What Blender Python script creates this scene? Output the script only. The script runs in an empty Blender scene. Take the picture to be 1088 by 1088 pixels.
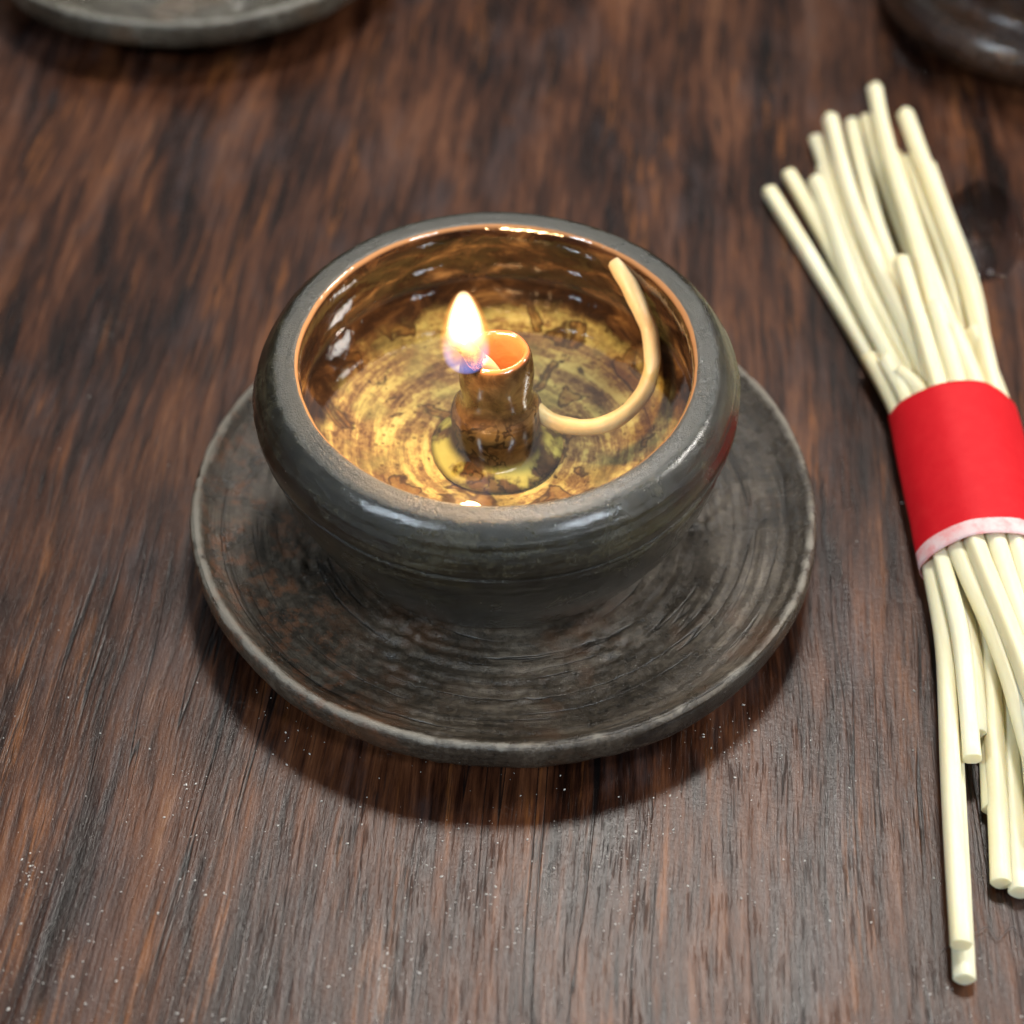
import bpy, bmesh, math, random
from mathutils import Vector, noise, Matrix
random.seed(7)
S = bpy.context.scene
COL = S.collection
PI = math.pi
MM = 0.001

# ------------------------------------------------------------------ camera
F, E_, D_ = 2000.0, math.radians(46.14), 0.3539
TX, TY = 0.0014, 0.0066
CAM = Vector((TX, TY - D_*math.cos(E_), D_*math.sin(E_)))
FW = Vector((0, math.cos(E_), -math.sin(E_)))
UP = Vector((0, math.sin(E_), math.cos(E_)))
def at(px, py, z=0.0):
    """point of the plane at height z that lies on the ray of a photo pixel (1088 px wide)"""
    d = FW + Vector((1, 0, 0))*((px-544)/F) + UP*((544-py)/F)
    return CAM + d*((z-CAM.z)/d.z)
cd = bpy.data.cameras.new('camera')
cd.sensor_width = 36; cd.lens = 36*F/1088
cd.clip_start = 0.01; cd.clip_end = 20
cd.dof.use_dof = True
cd.dof.focus_distance = 0.312
cd.dof.aperture_fstop = 12
cam = bpy.data.objects.new('camera', cd); COL.objects.link(cam)
cam.location = CAM
cam.rotation_euler = (PI/2 - E_, 0, 0)
S.camera = cam

# ------------------------------------------------------------------ node helpers
class NT:
    def __init__(self, name):
        self.mat = bpy.data.materials.new(name); self.mat.use_nodes = True
        self.t = self.mat.node_tree; self.t.nodes.clear()
        self.out = self.t.nodes.new('ShaderNodeOutputMaterial')
    def put(self, sock, v):
        if v is None: return
        if isinstance(v, bpy.types.NodeSocket): self.t.links.new(v, sock)
        else:
            if sock.type == 'RGBA' and isinstance(v, (tuple, list)) and len(v) == 3: v = (*v, 1)
            sock.default_value = v
    def n(self, typ, ins=None, **kw):
        nd = self.t.nodes.new('ShaderNode'+typ)
        for k, v in kw.items(): setattr(nd, k, v)
        for k, v in (ins or {}).items(): self.put(nd.inputs[k], v)
        return nd
    def m(self, op, a, b=None, c=None, clamp=False):
        nd = self.n('Math', operation=op, use_clamp=clamp)
        for i, v in enumerate((a, b, c)):
            if v is not None: self.put(nd.inputs[i], v)
        return nd.outputs[0]
    def vm(self, op, a, b=None):
        nd = self.n('VectorMath', operation=op)
        self.put(nd.inputs[0], a)
        if b is not None: self.put(nd.inputs[1], b)
        return nd.outputs['Value'] if op in ('LENGTH', 'DISTANCE') else nd.outputs[0]
    def comb(self, x, y, z):
        return self.n('CombineXYZ', {0: x, 1: y, 2: z}).outputs[0]
    def sep(self, v):
        o = self.n('SeparateXYZ', {0: v}).outputs; return o[0], o[1], o[2]
    def noise(self, vec, scale=1.0, detail=4, rough=0.55, dist=0.0):
        return self.n('TexNoise', {'Vector': vec, 'Scale': scale, 'Detail': detail, 'Roughness': rough, 'Distortion': dist}).outputs[0]
    def step(self, v, a, b, lo=0.0, hi=1.0):
        nd = self.n('MapRange', {'Value': v, 'From Min': a, 'From Max': b, 'To Min': lo, 'To Max': hi}, interpolation_type='SMOOTHSTEP')
        return nd.outputs[0]
    def mix(self, f, a, b, mode='MIX'):
        nd = self.n('Mix', data_type='RGBA', blend_type=mode)
        self.put(nd.inputs[0], f); self.put(nd.inputs[6], a); self.put(nd.inputs[7], b)
        return nd.outputs[2]
    def ramp(self, f, stops):
        nd = self.n('ValToRGB', {0: f}); cr = nd.color_ramp
        while len(cr.elements) < len(stops): cr.elements.new(0.5)
        for e, (p, c) in zip(cr.elements, stops): e.position = p; e.color = (*c, 1)
        return nd.outputs[0]
    def obj_mm(self):
        return self.vm('MULTIPLY', self.n('TexCoord').outputs['Object'], (1000, 1000, 1000))
    def bump(self, h, strength=0.3, dist=0.0002, normal=None):
        return self.n('Bump', {'Height': h, 'Strength': strength, 'Distance': dist, 'Normal': normal}).outputs[0]
    def bsdf(self, **kw):
        b = self.n('BsdfPrincipled')
        for k, v in kw.items(): self.put(b.inputs[k.replace('_', ' ')], v)
        return b.outputs[0]
    def surf(self, s): self.t.links.new(s, self.out.inputs[0]); return self.mat

# ------------------------------------------------------------------ materials
def wood():
    t = NT('dark_wood'); p = t.obj_mm()
    x, y, z = t.sep(p)
    a = math.radians(4.5)
    u = t.m('ADD', t.m('MULTIPLY', x, math.cos(a)), t.m('MULTIPLY', y, -math.sin(a)))
    v = t.m('ADD', t.m('MULTIPLY', x, math.sin(a)), t.m('MULTIPLY', y, math.cos(a)))
    warp = t.noise(t.comb(t.m('MULTIPLY', u, .016), t.m('MULTIPLY', v, .007), 0.0), 1, 2)
    u = t.m('ADD', u, t.m('MULTIPLY', t.m('SUBTRACT', warp, .5), 12.0))
    def fib(su, sv, detail=4, off=0.0, rough=.6, dist=0.0):
        return t.noise(t.comb(t.m('MULTIPLY', u, su), t.m('MULTIPLY', v, sv), off), 1, detail, rough, dist)
    A = fib(.085, .013, 6, 3.1, .65, .2)
    B = fib(.40, .027, 6, 7.7, .68, .3)
    C = fib(1.6, .07, 5, 1.3, .68)
    tone = t.m('ADD', t.m('MULTIPLY', A, .50), t.m('ADD', t.m('MULTIPLY', B, .36), t.m('MULTIPLY', C, .22)))
    c = t.ramp(tone, [(.425, (.0032, .0014, .0010)), (.49, (.0135, .0044, .0023)), (.55, (.042, .0140, .0062)), (.62, (.094, .0340, .0145)), (.73, (.19, .085, .037))])
    # orange heartwood streaks
    k = t.m('MULTIPLY', t.step(fib(.12, .012, 5, 51.0, .62), .50, .64), t.step(fib(.80, .050, 5, 61.0, .66), .46, .64))
    c = t.mix(t.m('MULTIPLY', k, .68), c, (.190, .066, .018))
    # greyed worn areas
    g = t.m('MULTIPLY', t.step(fib(.060, .022, 6, 11.0, .66), .49, .63), t.step(B, .36, .56))
    c = t.mix(t.m('MULTIPLY', g, .40), c, (.038, .032, .034))
    # open pores and long cracks along the grain
    pores = t.m('MULTIPLY', t.step(fib(2.4, .11, 3, 21.0, .55), .56, .68), t.step(fib(.10, .03, 4, 31.0), .40, .60))
    c = t.mix(t.m('MULTIPLY', pores, .45), c, (.008, .0045, .004))
    cn = fib(.15, .0042, 3, 41.0, .45)
    ln = t.m('ABSOLUTE', t.m('SUBTRACT', cn, .5))
    crack = t.m('MULTIPLY', t.step(ln, .011, .002), t.step(fib(.03, .014, 4, 71.0), .48, .58))
    cn2 = t.m('ABSOLUTE', t.m('SUBTRACT', fib(.40, .012, 3, 81.0, .5), .5))
    crack2 = t.m('MULTIPLY', t.step(cn2, .012, .002), t.step(fib(.06, .022, 4, 91.0), .52, .62))
    crack = t.m('MAXIMUM', crack, t.m('MULTIPLY', crack2, .8))
    c = t.mix(t.m('MULTIPLY', crack, .92), c, (.004, .003, .003))
    # scuffs, dried dusty stains
    st = t.noise(p, .055, 6, .65, .4)
    sp = t.noise(p, 1.1, 4, .7)
    scuff = t.m('MULTIPLY', t.step(st, .58, .72), t.step(sp, .50, .68))
    c = t.mix(t.m('MULTIPLY', scuff, .22), c, (.30, .26, .23))
    vo = t.n('TexVoronoi', {'Vector': p, 'Scale': .52, 'Randomness': 1.0})
    rnd = t.sep(vo.outputs['Color'])[0]
    rad = t.m('MULTIPLY', t.m('SUBTRACT', rnd, .80), .24)
    speck = t.step(t.m('SUBTRACT', rad, vo.outputs['Distance']), 0, .03)
    speck = t.m('MULTIPLY', speck, t.step(t.noise(p, .04, 3), .44, .60))
    c = t.mix(t.m('MULTIPLY', speck, .6), c, (.60, .55, .50))
    rough = t.m('ADD', .15, t.m('MULTIPLY', A, .30))
    rough = t.m('ADD', rough, t.m('MULTIPLY', t.m('ADD', pores, scuff), .2))
    h = t.m('ADD', t.m('MULTIPLY', B, .9), t.m('MULTIPLY', C, .35))
    h = t.m('SUBTRACT', h, t.m('MULTIPLY', pores, .35))
    h = t.m('SUBTRACT', h, t.m('MULTIPLY', crack, .35))
    h = t.m('ADD', h, t.m('MULTIPLY', sp, .45))
    nb = t.bump(h, .55, .00028)
    return t.surf(t.bsdf(Base_Color=c, Roughness=rough, Normal=nb, Specular_IOR_Level=.28))

def polar(t, p):
    x, y, z = t.sep(p)
    r = t.m('SQRT', t.m('ADD', t.m('MULTIPLY', x, x), t.m('MULTIPLY', y, y)))
    a = t.m('ARCTAN2', y, x)
    return x, y, z, r, a
def ring_vec(t, r, a, ka, kr, z=0.0, spiral=0.0):
    if spiral: a = t.m('ADD', a, t.m('MULTIPLY', r, spiral))
    rz = t.m('ADD', t.m('MULTIPLY', r, kr), z)
    return t.comb(t.m('MULTIPLY', t.m('COSINE', a), ka), t.m('MULTIPLY', t.m('SINE', a), ka), rz)

def clay(name, dark, mid, light, brown, rough0=.36, scratch=False, worn_sheen=None, coat=0.0, groove=0.0, rust=None):
    """dark wood-fired stoneware with ring marks, pale wear specks, painted rim sheen and rusty patches"""
    t = NT(name); p = t.obj_mm()
    x, y, z, r, a = polar(t, p)
    n1 = t.noise(p, .11, 6, .62, .5)
    n2 = t.noise(p, .9, 5, .7)
    rings = t.noise(ring_vec(t, r, a, 1.3, .85, 0.0), 1.0, 4, .6)
    zr = t.noise(ring_vec(t, t.m('ADD', r, t.m('MULTIPLY', z, 1.5)), a, 1.6, 1.1, 9.0), 1.0, 6, .68)
    n3 = t.noise(p, 3.2, 4, .7)
    mixv = t.m('ADD', t.m('MULTIPLY', n1, .42), t.m('ADD', t.m('MULTIPLY', rings, .32), t.m('MULTIPLY', n2, .40)))
    c = t.ramp(mixv, [(.44, dark), (.575, mid), (.70, light)])
    br = t.step(t.noise(t.vm('ADD', p, (31, 7, 3)), .065, 5, .6), .52, .66)
    c = t.mix(t.m('MULTIPLY', br, .62), c, brown)
    if rust:        # reddish iron bloom on one side
        rk = t.m('MULTIPLY', t.step(t.m('ADD', x, t.m('MULTIPLY', y, .35)), -28.0, -46.0), t.step(t.noise(t.vm('ADD', p, (1, 2, 3)), .32, 6, .72), .48, .62))
        c = t.mix(t.m('MULTIPLY', rk, .65), c, rust)
    g_ = 0.0
    if groove:      # thin broken throwing grooves
        gn = t.m('ABSOLUTE', t.m('SUBTRACT', t.noise(ring_vec(t, r, a, .45, .30, 4.0), 1.0, 2, .4), .5))
        g_ = t.m('MULTIPLY', t.step(gn, .020, .004), t.step(t.noise(ring_vec(t, r, a, 1.1, .2, 14.0), 1.0, 3, .5), .44, .54))
        c = t.mix(t.m('MULTIPLY', g_, .75), c, (.010, .009, .008))
    vo = t.n('TexVoronoi', {'Vector': p, 'Scale': .85})
    rnd = t.sep(vo.outputs['Color'])[0]
    sk = t.step(t.m('SUBTRACT', t.m('MULTIPLY', t.m('SUBTRACT', rnd, .84), .9), vo.outputs['Distance']), 0, .03)
    c = t.mix(t.m('MULTIPLY', sk, .55), c, (.42, .40, .36))
    pit = t.step(t.noise(p, 2.6, 2, .5), .66, .72)
    c = t.mix(t.m('MULTIPLY', pit, .7), c, (.008, .008, .007))
    h = t.m('ADD', t.m('MULTIPLY', zr, .65), t.m('ADD', t.m('MULTIPLY', n2, .55), t.m('MULTIPLY', n1, .7)))
    h = t.m('ADD', t.m('SUBTRACT', h, t.m('MULTIPLY', pit, .35)), t.m('MULTIPLY', n3, .45))
    h = t.m('ADD', h, t.m('MULTIPLY', sk, .25))
    if groove: h = t.m('SUBTRACT', h, t.m('MULTIPLY', g_, groove))
    if scratch:
        # slanting trimming marks on the lower wall
        q = t.comb(t.m('ADD', t.m('MULTIPLY', a, 9.0), t.m('MULTIPLY', z, -.55)), t.m('MULTIPLY', z, .10), 0.0)
        sc = t.noise(q, 1.2, 3, .6)
        low = t.step(z, 27.5, 24.0)
        h = t.m('ADD', h, t.m('MULTIPLY', t.m('MULTIPLY', sc, low), 2.4))
    wz = t.m('ADD', z, t.m('MULTIPLY', t.m('SUBTRACT', t.noise(t.vm('ADD', p, (5, 5, 5)), .22, 5, .65), .5), worn_sheen[2]))
    wk = t.step(wz, worn_sheen[0], worn_sheen[1])
    if len(worn_sheen) > 4: wk = t.m('MULTIPLY', wk, t.step(t.m('ADD', r, t.m('MULTIPLY', t.m('SUBTRACT', t.noise(p, .25, 5, .65), .5), 2.4)), worn_sheen[4], worn_sheen[5]))
    c = t.mix(t.m('MULTIPLY', wk, .75), c, worn_sheen[3])  # rim wear with the rim's highlight painted in; on the bowl, lip sheen
    rough = t.m('ADD', rough0, t.m('MULTIPLY', t.m('SUBTRACT', n1, .5), .5))
    rough = t.m('ADD', t.m('MAXIMUM', rough, .14), t.m('MULTIPLY', wk, .08))
    coat = t.m('MULTIPLY', t.m('SUBTRACT', 1.0, t.m('MULTIPLY', wk, .8)), coat)
    nb = t.bump(h, .7, .00050)
    return t.surf(t.bsdf(Base_Color=c, Roughness=rough, Normal=nb, Specular_IOR_Level=.6, Coat_Weight=coat, Coat_Roughness=.11, Coat_Normal=t.bump(n2, .25, .0003)))

def inner_glaze():
    t = NT('amber_glaze'); p = t.obj_mm()
    x, y, z, r, a = polar(t, p)
    st = t.noise(ring_vec(t, r, a, .95, .30, 2.0, .035), 1.0, 6, .68, .35)
    st2 = t.noise(ring_vec(t, r, a, 2.3, .9, 8.0, .05), 1.0, 5, .7)
    gr = t.noise(p, .75, 5, .7)
    fl = t.ramp(t.m('ADD', t.m('MULTIPLY', st, .52), t.m('ADD', t.m('MULTIPLY', st2, .22), t.m('MULTIPLY', gr, .28))),
                [(.38, (.050, .022, .012)), (.45, (.125, .066, .030)), (.51, (.27, .175, .070)), (.565, (.47, .385, .140)), (.68, (.58, .52, .23))])
    gn = t.step(t.noise(p, .10, 4), .46, .62)
    fl = t.mix(t.m('MULTIPLY', gn, .40), fl, (.27, .27, .10))
    # runny brown pools with a dark outline
    n = t.noise(t.vm('ADD', p, (3, 40, 0)), .115, 3, .5, .8)
    pool = t.step(n, .59, .61)
    line = t.m('MULTIPLY', t.step(n, .565, .595), t.step(n, .640, .605))
    fl = t.mix(t.m('MULTIPLY', pool, .70), fl, (.16, .075, .022))
    fl = t.mix(t.m('MULTIPLY', line, .80), fl, (.030, .014, .007))
    vo = t.n('TexVoronoi', {'Vector': p, 'Scale': .75})
    sk = t.step(t.m('SUBTRACT', t.m('MULTIPLY', t.m('SUBTRACT', t.sep(vo.outputs['Color'])[0], .55), .85), vo.outputs['Distance']), 0, .06)
    fl = t.mix(t.m('MULTIPLY', sk, .65), fl, (.075, .038, .012))
    # wall
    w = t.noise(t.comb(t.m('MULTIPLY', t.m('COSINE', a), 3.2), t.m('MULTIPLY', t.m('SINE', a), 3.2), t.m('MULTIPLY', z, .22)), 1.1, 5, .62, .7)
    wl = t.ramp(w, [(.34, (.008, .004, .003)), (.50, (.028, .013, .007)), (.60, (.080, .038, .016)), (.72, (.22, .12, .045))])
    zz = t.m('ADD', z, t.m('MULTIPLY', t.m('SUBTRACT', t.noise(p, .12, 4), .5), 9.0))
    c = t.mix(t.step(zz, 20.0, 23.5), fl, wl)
    # flame light painted into the glaze colour along the edge of the mouth
    c = t.mix(t.step(t.m('SUBTRACT', z, t.m('MULTIPLY', y, .050)), 37.6, 38.3), c, (.30, .17, .085))
    h = t.m('ADD', t.m('MULTIPLY', st, .5), t.m('ADD', t.m('MULTIPLY', n, .6), t.m('MULTIPLY', t.noise(p, .28, 2), .9)))
    nb = t.bump(h, .55, .0007)
    dry = t.step(z, 26.6, 27.6)      # below the oil there is no mirror of air against glaze
    return t.surf(t.bsdf(Base_Color=c, Roughness=t.m('SUBTRACT', .55, t.m('MULTIPLY', dry, .46)), Normal=nb, Specular_IOR_Level=t.m('ADD', .05, t.m('MULTIPLY', dry, .45)), Coat_Weight=t.m('MULTIPLY', dry, .5), Coat_Roughness=.05))

def holder_glaze():
    t = NT('brown_glaze'); p = t.obj_mm()
    x, y, z, r, a = polar(t, p)
    n = t.noise(p, .22, 5, .6, .5)
    c = t.ramp(n, [(.32, (.022, .010, .005)), (.50, (.085, .045, .018)), (.66, (.17, .095, .036))])
    q = t.noise(t.vm('ADD', p, (9, 2, 4)), .20, 3, .5, .6)
    lo = t.step(z, 29.5, 27.0)
    pool = t.m('MULTIPLY', t.step(q, .52, .53), lo)
    line = t.m('MULTIPLY', t.m('MULTIPLY', t.step(q, .485, .515), t.step(q, .56, .525)), lo)
    c = t.mix(t.m('MULTIPLY', pool, .6), c, (.13, .085, .035))
    c = t.mix(t.m('MULTIPLY', line, .8), c, (.015, .009, .005))
    ft = t.m('MULTIPLY', t.step(z, 20.2, 18.4), t.step(t.noise(p, .16, 4), .42, .55))
    c = t.mix(ft, c, (.46, .42, .115))
    lip_glow = t.m('MAXIMUM', t.step(z, 38.6, 39.6), t.m('MULTIPLY', t.step(r, 5.1, 4.5), t.step(z, 26.0, 30.0)))
    c = t.mix(t.m('MULTIPLY', lip_glow, .85), c, (.30, .105, .040))  # orange flame glow painted into the colour of lip and bore
    nb = t.bump(t.m('ADD', n, t.m('MULTIPLY', q, .6)), .4, .0006)
    dry = t.step(z, 26.6, 27.4)
    return t.surf(t.bsdf(Base_Color=c, Roughness=t.m('SUBTRACT', .5, t.m('MULTIPLY', dry, .32)), Normal=nb, Specular_IOR_Level=t.m('ADD', .08, t.m('MULTIPLY', dry, .42)), Coat_Weight=t.m('MULTIPLY', dry, .5), Coat_Roughness=.06))

def liquid(name, tint, bump=.0, ior=1.46):
    t = NT(name); p = t.obj_mm()
    nb = t.bump(t.noise(p, .06, 2), .10 if bump else .0, bump or .0001)
    tr = t.n('BsdfTransparent', {0: tint}).outputs[0]
    gl = t.n('BsdfGlossy', {'Color': (1, 1, 1), 'Roughness': .02, 'Normal': nb}).outputs[0]
    fr = t.n('Fresnel', {'IOR': ior, 'Normal': nb}).outputs[0]
    # from inside, light passes straight out (no second mirror on the underside)
    fr = t.m('MULTIPLY', fr, t.m('SUBTRACT', 1.0, t.n('NewGeometry').outputs['Backfacing']))
    mx = t.n('MixShader', {0: fr, 1: tr, 2: gl}).outputs[0]
    return t.surf(mx)

def wax(name, col, col2):
    t = NT(name); p = t.obj_mm()
    oi = t.n('ObjectInfo').outputs['Random']
    n = t.noise(t.vm('MULTIPLY', t.n('TexCoord').outputs['Object'], (260, 40, 260)), 1, 4, .6)
    c = t.mix(t.step(n, .35, .68), col, col2)
    c = t.mix(t.m('MULTIPLY', oi, .35), c, (.80, .66, .36))
    n2 = t.noise(p, .8, 3, .6)
    sm = t.step(t.noise(t.vm('MULTIPLY', t.n('TexCoord').outputs['Object'], (900, 30, 900)), 1, 4, .7), .56, .72)
    c = t.mix(t.m('MULTIPLY', sm, .30), c, (.66, .54, .30))
    nb = t.bump(t.m('ADD', t.m('MULTIPLY', n, 1.0), t.m('MULTIPLY', n2, .35)), .45, .0003)
    return t.surf(t.bsdf(Base_Color=c, Roughness=.46, Normal=nb, Subsurface_Weight=.65, Subsurface_Radius=(1.0, .8, .5), Subsurface_Scale=.0022))

def paper(name, col, col2, spread=.5):
    t = NT(name); p = t.obj_mm()
    n = t.noise(p, .35, 6, .7)
    f = t.noise(p, 3.0, 3, .6)
    c = t.mix(t.step(n, .40, .70, 0, spread), col, col2)
    cr = t.noise(t.vm('MULTIPLY', p, (.07, .10, .07)), 1, 3, .5)
    nb = t.bump(t.m('ADD', t.m('MULTIPLY', f, .30), t.m('MULTIPLY', cr, 1.5)), .5, .0004)
    return t.surf(t.bsdf(Base_Color=c, Roughness=.6, Normal=nb, Specular_IOR_Level=.2))

def flame_mat():
    t = NT('flame_gas'); p = t.obj_mm()
    x, y, z = t.sep(p)
    # the flame leans a little; radius profile of the luminous part along its height
    tt = t.m('DIVIDE', z, 15.8)
    prof = t.n('FloatCurve', {'Value': tt}); cv = prof.mapping.curves[0]
    pts = FLAME_PROF
    cv.points[0].location = pts[0]; cv.points[1].location = pts[-1]
    for q in pts[1:-1]: cv.points.new(*q)
    prof.mapping.update()
    R = t.m('MULTIPLY', prof.outputs[0], 3.75)
    xx = t.m('SUBTRACT', x, t.m('MULTIPLY', tt, FLAME_LEAN[0])); yy = t.m('SUBTRACT', y, t.m('MULTIPLY', tt, FLAME_LEAN[1]))
    r = t.m('SQRT', t.m('ADD', t.m('MULTIPLY', xx, xx), t.m('MULTIPLY', yy, yy)))
    rr = t.m('DIVIDE', r, t.m('MAXIMUM', R, .02))
    inside = t.step(rr, 1.0, .62)
    hot = t.m('MULTIPLY', inside, t.m('MULTIPLY', t.step(tt, .30, .60), t.step(tt, 1.0, .93)))
    edge = t.m('MULTIPLY', t.step(rr, 1.25, .85), t.m('MULTIPLY', t.step(tt, .10, .40), t.step(tt, 1.03, .88)))
    blue = t.m('MULTIPLY', t.m('MULTIPLY', t.step(rr, 1.12, .94), t.step(rr, .55, .92)), t.step(tt, .44, .10))
    blue = t.m('MAXIMUM', blue, t.m('MULTIPLY', t.step(rr, 1.1, .9), t.step(tt, .13, .02)))
    wickz = t.m('MULTIPLY', inside, t.m('MULTIPLY', t.step(tt, .05, .18), t.step(tt, .42, .20)))
    def emit(col, k, s):
        e = t.n('Emission', {'Color': col, 'Strength': t.m('MULTIPLY', k, s)}); return e.outputs[0]
    e = emit((1, .80, .46), hot, 900.0)
    for q in (emit((1, .36, .07), edge, 175.0), emit((.22, .34, 1.0), blue, 150.0), emit((1, .42, .14), wickz, 70.0)):
        e = t.n('AddShader', {0: e, 1: q}).outputs[0]
    t.t.links.new(e, t.out.inputs['Volume'])
    return t.mat

def simple(name, col, rough=.5, emit=None, es=0.0, sc=.8):
    t = NT(name); p = t.obj_mm()
    n = t.noise(p, sc, 4, .6)
    c = t.mix(t.step(n, .35, .65), col, tuple(v*.6 for v in col))
    kw = dict(Base_Color=c, Roughness=rough, Normal=t.bump(n, .4, .0003))
    if emit: kw.update(Emission_Color=emit, Emission_Strength=t.m('MULTIPLY', t.step(n, .42, .6), es))
    return t.surf(t.bsdf(**kw))

FLAME_PROF = [(0, .34), (.06, .72), (.16, .96), (.28, 1.0), (.42, .96), (.58, .86), (.74, .69), (.86, .50), (.94, .33), (1.0, .06)]
FLAME_LEAN = (-.3, .5)
M = dict(
    wood=wood(),
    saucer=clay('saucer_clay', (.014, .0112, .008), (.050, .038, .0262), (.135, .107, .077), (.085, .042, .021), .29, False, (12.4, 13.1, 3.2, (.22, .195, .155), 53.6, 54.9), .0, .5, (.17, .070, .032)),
    plate=clay('plate_clay', (.022, .019, .013), (.062, .054, .039), (.15, .138, .108), (.10, .062, .034), .22, False, (12.0, 12.8, 2.6, (.20, .185, .15), 53.4, 54.8), .7),
    pot=clay('pot_clay', (.014, .007, .004), (.042, .020, .011), (.085, .042, .022), (.070, .028, .012), .13, False, (90, 91, 1, (.1, .1, .1)), .8),
    bowl=clay('bowl_clay', (.0050, .0045, .0026), (.0140, .0125, .0066), (.058, .051, .028), (.038, .028, .010), .23, True, (30.0, 31.0, .5, (.060, .063, .058), 37.7, 36.7), .65),  # pale lip colour is reflected ceiling sheen put into the clay
    inner=inner_glaze(), holder=holder_glaze(),
    oil=liquid('lamp_oil', (.96, .94, .84), .0003, 1.56), spill=liquid('spilled_oil', (.88, .87, .87), .0008),
    wax=wax('pale_wax', (.82, .775, .575), (.78, .71, .47)),
    wickwax=wax('wick_wax', (.56, .42, .23), (.48, .34, .17)),
    red=paper('red_paper', (.55, .006, .012), (.59, .014, .018)), pale=paper('pale_paper', (.74, .52, .50), (.78, .26, .25), .8),
    char=simple('charred_wick', (.030, .014, .010), .8, (1, .25, .05), 1.2, 1.2),
    dust=simple('pale_dust', (.62, .58, .53), .8), hair=simple('dark_fibre', (.05, .04, .04), .5),
    flame=flame_mat(),
)

# ------------------------------------------------------------------ mesh helpers
def link(name, bm, mats, parent=None, loc=None, smooth=True, auto=None):
    me = bpy.data.meshes.new(name)
    bmesh.ops.recalc_face_normals(bm, faces=bm.faces)
    bm.to_mesh(me); bm.free()
    for m_ in (mats if isinstance(mats, (list, tuple)) else [mats]): me.materials.append(m_)
    if smooth:
        keep = len(me.polygons) and any(f.use_smooth for f in me.polygons)
        if not keep:
            for f in me.polygons: f.use_smooth = True
    o = bpy.data.objects.new(name, me); COL.objects.link(o)
    if parent: o.parent = parent
    if loc is not None: o.location = loc
    return o
def tag(o, label, cat, group=None):
    o['label'] = label; o['category'] = cat
    if group: o['group'] = group
    return o
def thing(name, label, cat, loc, rz=0, group=None):
    o = bpy.data.objects.new(name, None); COL.objects.link(o)
    o.empty_display_size = .01; o.location = loc; o.rotation_euler = (0, 0, rz)
    return tag(o, label, cat, group)
def refine(prof, step=.0006):
    """Catmull-Rom through (r, z) points, resampled about evenly"""
    pts = [Vector((a, b)) for a, b in prof]; out = []
    for i in range(len(pts)-1):
        p0 = pts[max(i-1, 0)]; p1 = pts[i]; p2 = pts[i+1]; p3 = pts[min(i+2, len(pts)-1)]
        n = max(1, int((p2-p1).length/step))
        for k in range(n):
            s = k/n
            q = .5*((2*p1)+(p2-p0)*s+(2*p0-5*p1+4*p2-p3)*s*s+(3*p1-p0-3*p2+p3)*s**3)
            out.append((max(q.x, 0.0), q.y))
    out.append(tuple(pts[-1])); return out
def lathe(prof, seg=220, disp=None, matf=None, closed=False):
    """prof runs from the axis to the axis, or is a closed loop; disp(r,z,a) -> (dr,dz)"""
    bm = bmesh.new(); rings = []
    for r, z in prof:
        if r < 1e-6: rings.append([bm.verts.new((0, 0, z))]); continue
        row = []
        for k in range(seg):
            a = 2*PI*k/seg; rr, zz = r, z
            if disp:
                dr, dz = disp(r, z, a); rr += dr; zz += dz
            row.append(bm.verts.new((rr*math.cos(a), rr*math.sin(a), zz)))
        rings.append(row)
    pairs = list(zip(rings, rings[1:]))
    if closed: pairs.append((rings[-1], rings[0]))
    for i, (A, B) in enumerate(pairs):
        for k in range(seg):
            j = (k+1) % seg
            if len(A) == 1 and len(B) == 1: continue
            if len(A) == 1: f = bm.faces.new((A[0], B[k], B[j]))
            elif len(B) == 1: f = bm.faces.new((A[k], B[0], A[j]))
            else: f = bm.faces.new((A[k], A[j], B[j], B[k]))
            if matf: f.material_index = matf(i)
    return bm
def smooth_path(pts, n=8):
    out = []
    for i in range(len(pts)-1):
        p0 = pts[max(i-1, 0)]; p1 = pts[i]; p2 = pts[i+1]; p3 = pts[min(i+2, len(pts)-1)]
        for k in range(n):
            s = k/n
            out.append(.5*((2*p1)+(p2-p0)*s+(2*p0-5*p1+4*p2-p3)*s*s+(3*p1-p0-3*p2+p3)*s**3))
    out.append(pts[-1]); return out
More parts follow.
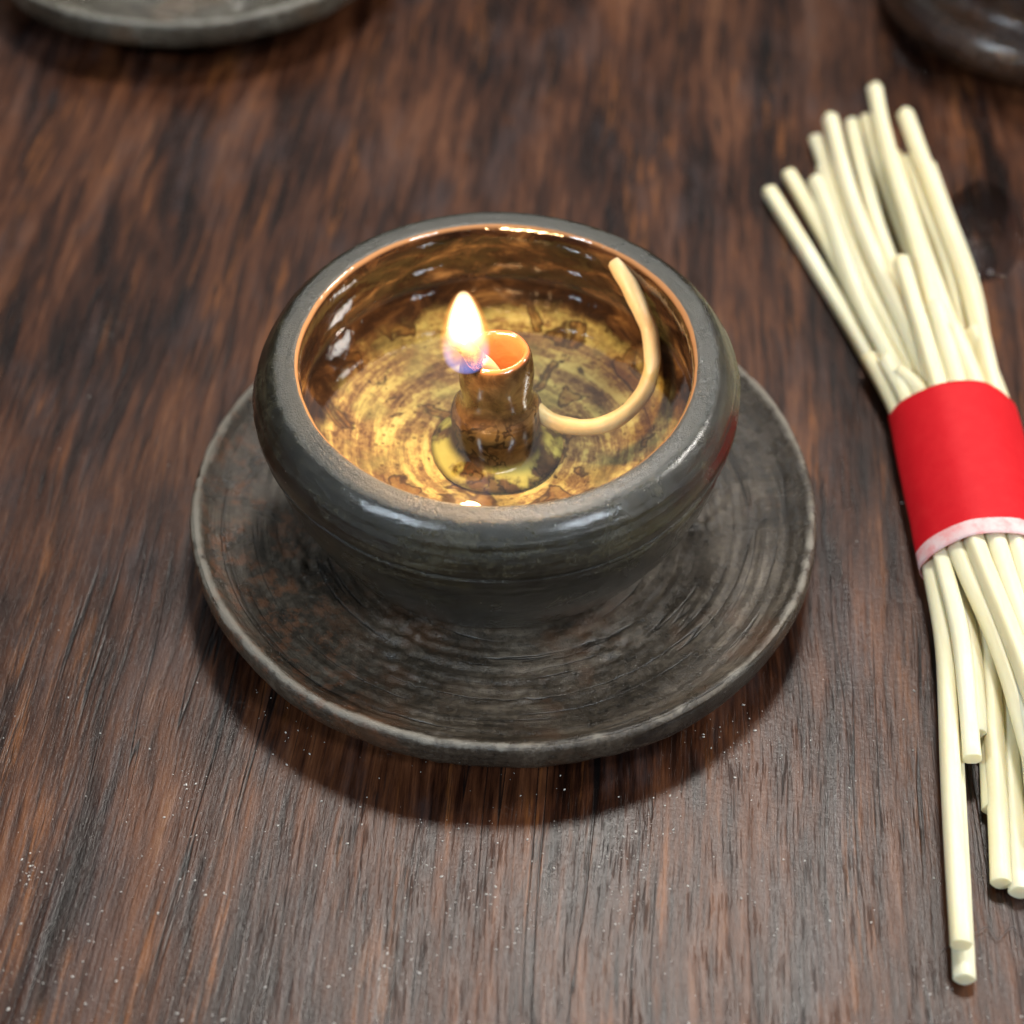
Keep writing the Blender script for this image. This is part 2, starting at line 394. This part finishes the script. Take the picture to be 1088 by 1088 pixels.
def tube(path, rad, seg=14, bm=None, square=0.0, wob=0.0, seed=0.0, flat_cap=True):
    bm = bm or bmesh.new(); rows = []
    side = Vector((1, 0, 0)); N = len(path)
    def rf(i): return rad(i/(N-1)) if callable(rad) else rad
    for i, p in enumerate(path):
        d = (path[min(i+1, N-1)]-path[max(i-1, 0)]).normalized()
        side = (side - d*side.dot(d)).normalized(); up = d.cross(side)
        row = []
        for k in range(seg):
            a = 2*PI*k/seg
            r = rf(i)
            if square:
                b = a+seed+i*.012
                r *= (abs(math.cos(b))**square+abs(math.sin(b))**square)**(-1/square)*.95
            if wob: r *= 1+wob*noise.noise(Vector((math.cos(a)*.8+seed*7, math.sin(a)*.8, i*.17+seed)))
            row.append(bm.verts.new(p+side*(r*math.cos(a))+up*(r*math.sin(a))))
        rows.append(row)
    # slightly softened ends
    def cap(row, p, d, r):
        inner = [bm.verts.new(p+d*(r*.08)+(v.co-p)*.93) for v in row]
        ring(row, inner)
        c = bm.verts.new(p+d*(r*.10))
        for k in range(seg): bm.faces.new((inner[k], inner[(k+1) % seg], c)).smooth = False
    def ring(A, B):
        for k in range(seg): bm.faces.new((A[k], A[(k+1) % seg], B[(k+1) % seg], B[k])).smooth = True
    for A, B in zip(rows, rows[1:]): ring(A, B)
    cap(rows[0], path[0], (path[0]-path[1]).normalized(), rf(0))
    cap(rows[-1], path[-1], (path[-1]-path[-2]).normalized(), rf(N-1))
    return bm

# ------------------------------------------------------------------ table
bm = bmesh.new()
bmesh.ops.create_cube(bm, size=1)
bmesh.ops.scale(bm, vec=(1.3, .9, .03), verts=bm.verts)
bmesh.ops.translate(bm, vec=(0, .02, -.015), verts=bm.verts)
table = link('table_top', bm, M['wood'], smooth=False)
table['kind'] = 'structure'

# ------------------------------------------------------------------ saucers
SAUCER = [(0, .0022), (.012, .0022), (.026, .0020), (.0272, .0002), (.031, .0002), (.0325, .0018), (.042, .0044), (.0500, .0060),
          (.0538, .0063), (.0554, .0073), (.0561, .0094), (.0560, .0120), (.0553, .0129), (.0543, .0127), (.0520, .0108), (.0490, .0094), (.043, .0079),
          (.036, .0069), (.026, .0064), (.012, .0062), (0, .0062)]
def saucer_bm(seed):
    def disp(r, z, a):
        c, s = math.cos(a), math.sin(a)
        k = min(1, max(0, (r-.030)/.025))
        dr = .00075*k*noise.noise(Vector((c*1.1+seed, s*1.1, 0))) + .0005*k*noise.noise(Vector((c*3+seed, s*3, 4)))
        dz = .0009*k*noise.noise(Vector((c*1.0, s*1.0+seed, 9))) + .00030*k*noise.noise(Vector((c*5, s*5+seed, r*300)))
        if z > .0055:        # throwing rings on the upper face
            ph = r*2*PI/.0026 + 3.0*noise.noise(Vector((r*150, seed, 1))) + 1.6*noise.noise(Vector((c*1.2, s*1.2, seed+2)))
            out_ = min(1.0, max(0.0, (r-.026)/.008))
            amp = .00019*max(.10, .30*out_+noise.noise(Vector((c*1.2, s*1.2, r*130+seed)))*1.5)
            dz += amp*math.sin(ph)*min(1, r/.02)*(1 if r < .0535 else .2)
            dz += 0.00026*noise.noise(Vector((r*c*330, r*s*330, seed))) + .00012*noise.noise(Vector((r*c*1100, r*s*1100, seed)))
            lump = noise.noise(Vector((r*c*95, r*s*95, seed+20)))
            if lump > .12 and r > .028: dz += .0024*(lump-.12)*noise.noise(Vector((r*c*650, r*s*650, 5)))
        elif r > .033: dz += .00012*noise.noise(Vector((c*30, s*30, z*900)))
        return dr, dz
    return lathe(refine(SAUCER, .00045), 260, disp)
def saucer(loc, seed, label, rz=0):
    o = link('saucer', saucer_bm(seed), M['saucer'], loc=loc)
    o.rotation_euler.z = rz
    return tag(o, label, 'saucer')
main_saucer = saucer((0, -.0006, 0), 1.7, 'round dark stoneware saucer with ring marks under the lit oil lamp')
main_saucer.scale = (1.0, 1.035, 1.0)
pl = at(180, 55, .0085) + Vector((0, .0558, 0))
so = saucer((pl.x, pl.y, 0), 5.2, 'pale grey stoneware saucer cut off by the upper left edge of the picture', 2.0)
so.data.materials[0] = M['plate']; so.scale = (.95, .95, 1.1)

# ------------------------------------------------------------------ oil lamp
LX, LZ = -.0012, .0066          # bowl foot stands on the saucer floor
BOWL_OUT = [(0, .0015), (.019, .0012), (.0248, .0002), (.0276, .0002), (.0288, .0014), (.0324, .0060), (.0363, .0126), (.0391, .0195), (.0405, .0248), (.0412, .0276),
            (.0410, .0283), (.0417, .0286), (.0419, .0289), (.0418, .0291), (.0412, .0294), (.0412, .0297), (.0419, .0299), (.0421, .0303), (.0422, .0312), (.0421, .0322), (.0415, .0338), (.0405, .0354), (.0394, .0367), (.0385, .0375), (.0381, .0378), (.0377, .03815), (.0372, .03835), (.0362, .03855), (.0350, .0386), (.0343, .0387), (.0338, .0386)]
BOWL_IN = [(.0334, .0382), (.0331, .0374), (.0330, .0355), (.0336, .0325), (.0342, .0290), (.0341, .0262), (.0325, .0228), (.029, .0196), (.022, .0176), (.012, .0168), (0, .0166)]
BOWL_OUT = [(r if r < .0385 else .0385+(r-.0385)*.80, z) for r, z in BOWL_OUT]
po, pi_ = refine(BOWL_OUT, .0005), refine(BOWL_IN, .0005)
def bowl_disp(seed, lean=0.0):
    def disp(r, z, a):
        c, s = math.cos(a), math.sin(a); k = min(1, r/.03)
        dr = .00045*k*noise.noise(Vector((c*1.2+seed, s*1.2, z*30))) + .00012*noise.noise(Vector((c*4, s*4+seed, z*220))) + .00008*k*noise.noise(Vector((c*14, s*14+seed, z*700)))
        dz = .00045*k*noise.noise(Vector((c*1.3, s*1.3+seed, 3)))
        dz += lean*r*s*min(1.0, max(0.0, (z-.010)/.018))      # hand thrown: the mouth is not quite level
        if r > .038 and .024 < z < .036:      # fine turning lines round the shoulder
            dr += .00026*math.sin(z*2*PI/.0014 + 4*noise.noise(Vector((c*.8, s*.8, seed+z*150))))*max(0, .4+noise.noise(Vector((c*2, s*2, z*400+seed)))*2)
            if z < .027: dr += .00022*noise.noise(Vector((c*22, s*22, z*500+seed)))
        return dr, dz
    return disp
def bowl_bm(seed):
    return lathe(po+pi_, 240, bowl_disp(seed, .050), lambda i: 0 if i < len(po)-1 else 1)
lamp = thing('oil_lamp', 'lit dark stoneware oil lamp bowl with amber glazed inside on its saucer', 'oil lamp', (LX, 0, LZ))
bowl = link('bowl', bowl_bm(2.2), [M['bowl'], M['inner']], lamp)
# wick holder: a little chimney fired to the bowl's floor, with a hole low in its side for the wick
HOLD = [(.0000, .0155), (.0112, .0165), (.0106, .0176), (.0094, .0186), (.0084, .0200), (.0080, .0215), (.0084, .0236), (.0086, .0252), (.0083, .0266), (.0074, .0278), (.0067, .0290),
        (.0065, .0306), (.0066, .0330), (.0065, .0360), (.0061, .0386), (.0056, .0396), (.0050, .0393), (.0046, .0380), (.0043, .0340), (.0041, .0290), (.0038, .0262), (.0, .0258)]
def hdisp(r, z, a):
    c, s = math.cos(a), math.sin(a)
    k = min(1, r/.004)
    return .00045*k*noise.noise(Vector((c*1.3+3, s*1.3, z*120))), .0003*k*noise.noise(Vector((c*1.6, s*1.6+6, 1)))
HOLD = [(r*(.94 if r < .0092 else 1), z) for r, z in HOLD]
link('wick_holder', lathe(refine(HOLD, .0006), 96, hdisp), M['holder'], lamp)

OILZ = .0340                      # world height of the oil's surface
oz = OILZ - LZ
OILP = [(0, oz)] + [(r, oz) for r in (.008, .016, .024, .030, .0334)] + [(.0338, oz+.00022), (.0342, oz+.00065), (.0356, oz+.0006), (.0356, oz-.004), (.034, .0190), (.029, .0172), (.020, .0155), (.0, .0148)]
oil = link('lamp_oil', lathe(OILP, 160), M['oil'], loc=(LX, 0, LZ))
tag(oil, 'clear yellowish oil pooled inside the lit lamp bowl', 'oil')

# ------------------------------------------------------------------ wick and flame
hx, hy = LX, 0.0
tip = at(490, 364, .0490)
wp = [at(655, 279, .0440), at(667, 300, .0425), at(680, 327, .0395), at(690, 352, .0362), at(693, 385, .0335), at(685, 415, .0320), at(664, 440, .0316),
      at(635, 453, .0316), at(605, 453, .0318), at(580, 444, .0322), at(562, 430, .0326),
      Vector((hx+.0034, hy-.0008, .0338)), Vector((hx+.0012, hy-.0012, .0385)), Vector((hx-.0014, hy-.0022, .0440)), Vector((hx-.0034, hy-.0034, .0472)), tip]
wpath = smooth_path(wp, 9)
wick = tag(link('wick', tube(wpath, lambda s: 0.00152*(1+.14*max(0, 1-s*5)-.12*max(0, (s-.9)/.1)), 16, wob=.12, square=2.3), M['wickwax']),
           'pale waxed wick curling from the lamp oil through the holder, burning at its tip', 'wick')
d = (wpath[-1]-wpath[-3]).normalized()
cp = [wpath[-12], wpath[-9], wpath[-5], wpath[-1]+d*.0006, wpath[-1]+d*.0016+Vector((0, 0, .0004)), wpath[-1]+d*.0023+Vector((0, 0, .0013))]
link('charred_tip', tube(smooth_path(cp, 4), lambda s: .00166*(1-.40*s*s), 12, wob=.35, seed=3), M['char'], wick)
fb = at(496, 390, .0470)
def flame_bm():
    prof = [(0, -.0006)]
    for tq, rq in FLAME_PROF: prof.append((max(rq*1.3*.00375, .00025), tq*.0158*1.03))
    prof.append((0, .0166))
    def dp(r, z, a): return 0, 0
    b = lathe(refine(prof, .0008), 40)
    for v in b.verts:
        v.co.x += FLAME_LEAN[0]*MM*v.co.z/.0158; v.co.y += FLAME_LEAN[1]*MM*v.co.z/.0158
    return b
flame = link('flame', flame_bm(), M['flame'], wick, loc=fb)
M['flame'].cycles.volume_step_rate = .35
ld = bpy.data.lights.new('flame_light', 'POINT'); ld.energy = .11; ld.color = (1, .60, .28); ld.shadow_soft_size = .003
lo = bpy.data.objects.new('flame_light', ld); COL.objects.link(lo); lo.location = fb+Vector((-.0002, .0003, .0106))

# ------------------------------------------------------------------ dark pot at the upper right
POT = [(0, .0008), (.030, .0006), (.0330, .0002), (.0375, .0004), (.0405, .0022), (.0422, .0052), (.0424, .0082), (.0412, .0112), (.0390, .0128), (.0366, .0134), (.0350, .0146), (.0346, .0168),
       (.0352, .0200), (.0372, .0250), (.0392, .0310), (.0400, .0370), (.0394, .0430), (.0376, .0475), (.0362, .0482), (.0352, .0472), (.0362, .0400), (.0360, .0320), (.0330, .0240), (.022, .0190), (0, .0180)]
p2 = at(1152, 92, .005) + Vector((0, .0424, 0))
tag(link('pot', lathe(refine(POT, .0007), 200, bowl_disp(8.4)), M['pot'], loc=(p2.x, p2.y, .0002)), 'dark brown glossy pot with a rounded foot, cut off by the upper right corner', 'pot')

# ------------------------------------------------------------------ bundle of wax tapers in a red paper band
R_ = .00174
yT = at(952, 445, .004).y; yB = at(987, 618, .001).y
xl = .5*(at(948, 445, .005).x + at(987, 611, .005).x)
BX = xl + .0113
SLOT = {(4, 0): (-1.2, 10.0), (4, 1): (10.0, 6.2), (0, 0): (-8.6, 1.9), (0, 1): (-5.0, 1.9), (1, 0): (-10.0, 4.4), (2, 0): (-8.6, 7.3), (3, 0): (-6.0, 9.1), (1, 1): (-6.4, 5.0), (2, 1): (-2.6, 7.9), (1, 2): (-2.9, 5.0), (3, 1): (-3.4, 11.2), (0, 2): (-1.4, 1.9), (1, 3): (0.6, 5.0), (2, 2): (1.0, 8.2), (2, 3): (4.6, 8.2), (2, 4): (8.0, 8.5), (1, 4): (4.1, 5.0), (1, 5): (7.6, 4.9), (0, 3): (2.2, 1.9), (0, 4): (5.8, 1.9), (3, 2): (0.4, 11.6), (3, 3): (3.9, 11.5)}
G = 'pale wax tapers bundled in the red band'
# (row, slot, label, top pixels with heights in mm, bottom pixels with heights in mm); pixels of the free ends, first = farthest from the band
T = [
 (0, 0, 'leftmost pale taper at the far end, splayed furthest from the bundle', [(817, 203, 2), (868, 285, 2), (914, 364, 2)], [(1010, 760, 2), (1018, 900, 2), (1025, 1040, 2)]),
 (0, 1, 'second splayed taper, lying right beside the leftmost one at the far end', [(838, 185, 2), (866, 232, 2), (897, 292, 2), (928, 360, 2)], [(1044, 720, 2), (1054, 860, 2)]),
 (1, 0, 'short taper whose end barely clears the red band at the bundle left side', [(923, 380, 4.2)], [(1004, 690, 5.5), (1010, 820, 5.4), (1021, 1004, 5.2)]),
 (2, 0, 'stubby taper end standing just above the red band, second from left', [(941, 383, 6.2)], [(1021, 680, 8.2), (1033, 806, 6)]),
 (3, 0, 'short taper lying on top, its far end just showing above the red band', [(957, 396, 7.6)], [(1062, 690, 9), (1092, 790, 8), (1120, 900, 7)]),
 (1, 1, 'taper left of the thick front one, its far end third from the left', [(867, 192, 4), (887, 243, 4.6), (915, 322, 5)], [(1032, 690, 5), (1038, 780, 4)]),
 (2, 1, 'long bright taper with a blunt end, lying over the left half of the bundle', [(882, 126, 6.5), (901, 200, 7.4), (930, 276, 8)], [(1072, 690, 8.4), (1105, 800, 8)]),
 (1, 2, 'taper half hidden below the long bright blunt one on the left', [(875, 178, 3.4), (897, 236, 4.4), (926, 310, 5)], [(1050, 700, 4.6), (1057, 800, 3.4), (1064, 938, 2.4)]),
 (3, 1, 'taper on top of the bundle ending a third of the way above the band', [(957, 277, 12.0)], [(1085, 700, 11.6), (1125, 820, 11)]),
 (0, 2, 'taper whose far end peeks out left of the long bright blunt one', [(867, 148, 2), (884, 196, 2), (910, 262, 2), (942, 340, 2)], [(1066, 720, 2), (1076, 840, 2), (1084, 948, 2)]),
 (1, 3, 'taper between the long blunt one and the farthest reaching one', [(905, 131, 4.5), (920, 195, 5), (943, 270, 5.2)], [(1088, 740, 5), (1105, 900, 3)]),
 (2, 2, 'taper reaching farthest up, its rounded end highest in the picture', [(929, 94, 9), (938, 137, 9.4), (951, 185, 9.4), (972, 250, 9), (989, 315, 8.6)], [(1098, 720, 8.4), (1130, 860, 7)]),
 (2, 3, 'taper lying low between the farthest one and the right edge ones', [(950, 165, 6), (966, 222, 7), (990, 292, 8)], [(1112, 720, 8), (1150, 860, 6)]),
 (2, 4, 'rightmost long taper with a round far end standing clear of the bundle', [(962, 121, 9.4), (977, 162, 9.6), (1002, 228, 9.4), (1029, 304, 9)], [(1128, 720, 8), (1170, 860, 6)]),
 (1, 4, 'taper tucked under the rightmost round ended one', [(964, 170, 5.4), (985, 228, 5.6), (1012, 300, 5.4)], [(1120, 740, 5), (1150, 880, 3)]),
 (1, 5, 'taper along the right outer side of the bundle', [(986, 178, 5), (1010, 245, 5.2), (1036, 320, 5.2)], [(1140, 740, 5), (1180, 880, 3)]),
 (0, 3, 'low taper hidden under the farthest reaching one, only its end showing', [(921, 126, 5), (936, 184, 3.4), (962, 260, 2.2), (988, 335, 2)], [(1090, 760, 2), (1110, 900, 2)]),
 (0, 4, 'low taper deep in the gap right of the bundle middle', [(938, 186, 2.2), (966, 250, 2), (1002, 330, 2)], [(1110, 760, 2), (1140, 900, 2)]),
 (3, 2, 'thick looking short taper on top, ending midway above the band', [(994, 324, 12.4)], [(1100, 700, 11), (1140, 820, 10)]),
 (4, 0, 'short taper end sunk between the two upper short ones on top', [(984, 340, 9.5)], [(1080, 720, 9), (1110, 840, 8)]),
 (4, 1, 'short taper at the right shoulder of the bundle, below the rightmost long one', [(1034, 352, 8.5)], [(1130, 700, 8), (1170, 820, 7)]),
 (3, 3, 'shorter taper on top, right of the thick looking short one', [(1012, 348, 12.6)], [(1115, 700, 11), (1160, 820, 10)]),
]
random.seed(3)
for i, (rw, sl, lab, top, bot) in enumerate(T):
    x = BX + SLOT[rw, sl][0]*MM; z = SLOT[rw, sl][1]*MM
    pts = [at(a, b, c*MM) for a, b, c in top]
    pts += [Vector((x, yT, z)), Vector((x, (yT+yB)/2, z)), Vector((x, yB, z))]
    pts += [at(a, b, c*MM) for a, b, c in bot]
    path = smooth_path(pts, 7)
    base = path[len(path)//2].copy()
    path = [q-base for q in path]
    o = link('wax_taper', tube(path, R_*random.uniform(.93, 1.03), 20, wob=.08, square=random.uniform(2.3, 3.4), seed=i*1.37), M['wax'], loc=base)
    tag(o, lab, 'taper', G)
# band: a closed sleeve of paper pulled round the tapers
def band():
    cs = [(u*MM, w*MM) for u, w in SLOT.values()]
    N = 96; ring = []
    zc = .0064
    for k in range(N):
        a = 2*PI*k/N; dx, dz = math.cos(a), math.sin(a)
        # support function -> outline of the tight hull
        ring.append((a, max(cx*dx+(cz-zc)*dz for cx, cz in cs)+R_*1.04+.0002))
    hh = [h for a, h in ring]
    for _ in range(9): hh = [(hh[k-1]+2*hh[k]+hh[(k+1) % N])/4 for k in range(N)]
    ring = [(a, h) for (a, _), h in zip(ring, hh)]
    out = []
    for k in range(N):
        a, h = ring[k]; hp = (ring[(k+1) % N][1]-ring[k-1][1])/(4*PI/N)
        out.append((h*math.cos(a)-hp*math.sin(a), max(h*math.sin(a)+hp*math.cos(a)+zc, .00025)))
    for _ in range(6):
        out = [((out[k-1][0]+2*out[k][0]+out[(k+1) % N][0])/4, (out[k-1][1]+2*out[k][1]+out[(k+1) % N][1])/4) for k in range(N)]
    out = [(u*1.012, max(.0003, w*1.01+.00005)) for u, w in out]
    bm = bmesh.new(); rows = []; NY = 44
    L = yT-yB
    cx0 = sum(u for u, w in out)/N; cz0 = sum(w for u, w in out)/N
    for side in (0, 1):
        for j in (range(NY+1) if side == 0 else range(NY, -1, -1)):
            f = j/NY; y = yT - f*L; row = []
            for k, (u, w) in enumerate(out):
                e = .00022 if side == 0 else 0.0
                d2 = Vector((u-cx0, w-cz0)).normalized()
                w_ = .0001*noise.noise(Vector((u*160, w*160, f*5)))
                rim = .0005*noise.noise(Vector((u*90, w*90, 3 if j == 0 else 8))) if j in (0, NY) else 0
                row.append(bm.verts.new((BX+u+d2.x*(e+w_), y+rim, max(w+d2.y*(e+w_), .00012 if side == 0 else .00034))))
            rows.append((row, f))
    M_ = len(rows)
    for q in range(M_):
        A, fa = rows[q]; B, fb_ = rows[(q+1) % M_]
        for k in range(N):
            f = bm.faces.new((A[k], A[(k+1) % N], B[(k+1) % N], B[k]))
            if q <= NY and (fa+fb_)/2 > .905: f.material_index = 1
    return bm
b_ = link('paper_band', band(), [M['red'], M['pale']])
tag(b_, 'red paper band with a pale edge wrapped round the bundle of wax tapers', 'paper band')

# ------------------------------------------------------------------ small things on the table
def puddle(pts, h, label, name='oil_spill'):
    bm = bmesh.new(); c = sum((p for p in pts), Vector())/len(pts)
    ringp = [p-c for p in pts]; ringp = smooth_path(ringp+[ringp[0]], 6)[:-1]; n = len(ringp)
    prev = None
    for f, z in ((1, .00003), (.97, h*.45), (.9, h*.85), (.7, h), (.35, h)):
        row = [bm.verts.new((p.x*f, p.y*f, z)) for p in ringp]
        if prev:
            for k in range(n): bm.faces.new((prev[k], prev[(k+1) % n], row[(k+1) % n], row[k]))
        else: first = row
        prev = row
    bm.faces.new(prev); bm.faces.new(list(reversed(first)))
    o = link(name, bm, M['spill'], loc=(c.x, c.y, 0)); return tag(o, label, 'spill')
puddle([at(*q) for q in [(1005, 215), (1036, 192), (1066, 202), (1080, 232), (1086, 262), (1072, 290), (1046, 300), (1020, 296), (1004, 260)]], .00035,
       'dark glossy oil spill on the wood right of the taper ends')
puddle([at(*q) for q in [(1030, 266), (1050, 258), (1060, 272), (1054, 294), (1032, 296), (1024, 282)]], .0013, 'small domed oil drop shining within the dark spill', 'oil_drop')
puddle([at(*q) for q in [(948, 52), (966, 46), (985, 60), (1012, 70), (1024, 82), (1000, 84), (978, 78), (958, 68)]], .0004, 'small oil spill shining at the foot of the dark brown pot')

hp = [at(1000, 1010, .0003), at(1030, 995, .0005), at(1050, 985, .0008), at(1060, 998, .0006), at(1075, 985, .0006), at(1086, 996, .0003)]
c0 = hp[0].copy(); tag(link('loose_fibre', tube(smooth_path([q-c0 for q in hp], 8), .00006, 5), M['hair'], loc=c0), 'thin curly loose fibre on the wood beside the near taper ends', 'fibre')

# dust grains strewn over the near wood
random.seed(11)
bm = bmesh.new()
clusters = [(random.uniform(20, 1000), random.uniform(760, 1080), random.uniform(10, 45)) for _ in range(16)]
for i in range(900):
    if i % 2: 
        cx, cy, sg = random.choice(clusters); px, py = random.gauss(cx, sg), random.gauss(cy, sg)
    else: px, py = random.uniform(-20, 1100), 1100-abs(random.gauss(0, 260))
    g = at(px, py, 0)
    if math.hypot(g.x, g.y) < .034: continue
    s = random.choice((.00006, .00007, .00008, .00010, .00010, .00016))*random.uniform(.7, 1.2)
    mt = Matrix.Translation((g.x, g.y, s*.5)) @ Matrix.Rotation(random.random()*6, 4, 'Z') @ Matrix.Diagonal((s, s*random.uniform(.6, 2.2), s*.6, 1))
    bmesh.ops.create_icosphere(bm, subdivisions=1, radius=1, matrix=mt)
dust = link('dust', bm, M['dust']); dust['kind'] = 'stuff'

# ------------------------------------------------------------------ light
def area(name, loc, to, size, watts, col):
    l = bpy.data.lights.new(name, 'AREA'); l.energy = watts; l.color = col; l.shape = 'RECTANGLE'; l.size = size[0]; l.size_y = size[1]
    o = bpy.data.objects.new(name, l); COL.objects.link(o); o.location = loc
    o.rotation_euler = (Vector(to)-Vector(loc)).to_track_quat('-Z', 'Y').to_euler(); return o
area('ceiling_lamp', (.12, .62, 1.25), (0, 0, 0), (.22, .22), 16, (1, .95, .88))
area('ceiling_lamp', (1.05, .25, .85), (0, 0, 0), (.24, .24), 12, (1, .95, .88))
area('window_light', (-.70, -.60, .80), (0, 0, 0), (.13, .09), 7.0, (.76, .89, 1))
area('window_light', (.62, -.66, .80), (0, 0, 0), (.14, .09), 7.0, (.80, .90, 1))
area('window_light', (-.15, 1.45, 1.35), (0, 0, 0), (1.5, .8), 2.2, (.93, .97, 1))
w = bpy.data.worlds.new('World'); S.world = w; w.use_nodes = True
wt = w.node_tree; bg = wt.nodes['Background']
tc = wt.nodes.new('ShaderNodeTexCoord'); sp = wt.nodes.new('ShaderNodeSeparateXYZ'); rp = wt.nodes.new('ShaderNodeValToRGB')
wt.links.new(tc.outputs['Generated'], sp.inputs[0]); wt.links.new(sp.outputs[2], rp.inputs[0]); wt.links.new(rp.outputs[0], bg.inputs[0])
rp.color_ramp.elements[0].position = .0; rp.color_ramp.elements[0].color = (.10, .085, .075, 1)
rp.color_ramp.elements[1].position = .85; rp.color_ramp.elements[1].color = (.66, .68, .67, 1)
bg.inputs[1].default_value = .22
S.view_settings.view_transform = 'Standard'; S.view_settings.look = 'None'
S.view_settings.exposure = 0; S.view_settings.gamma = 1
S.cycles.max_bounces = 8; S.cycles.transparent_max_bounces = 16
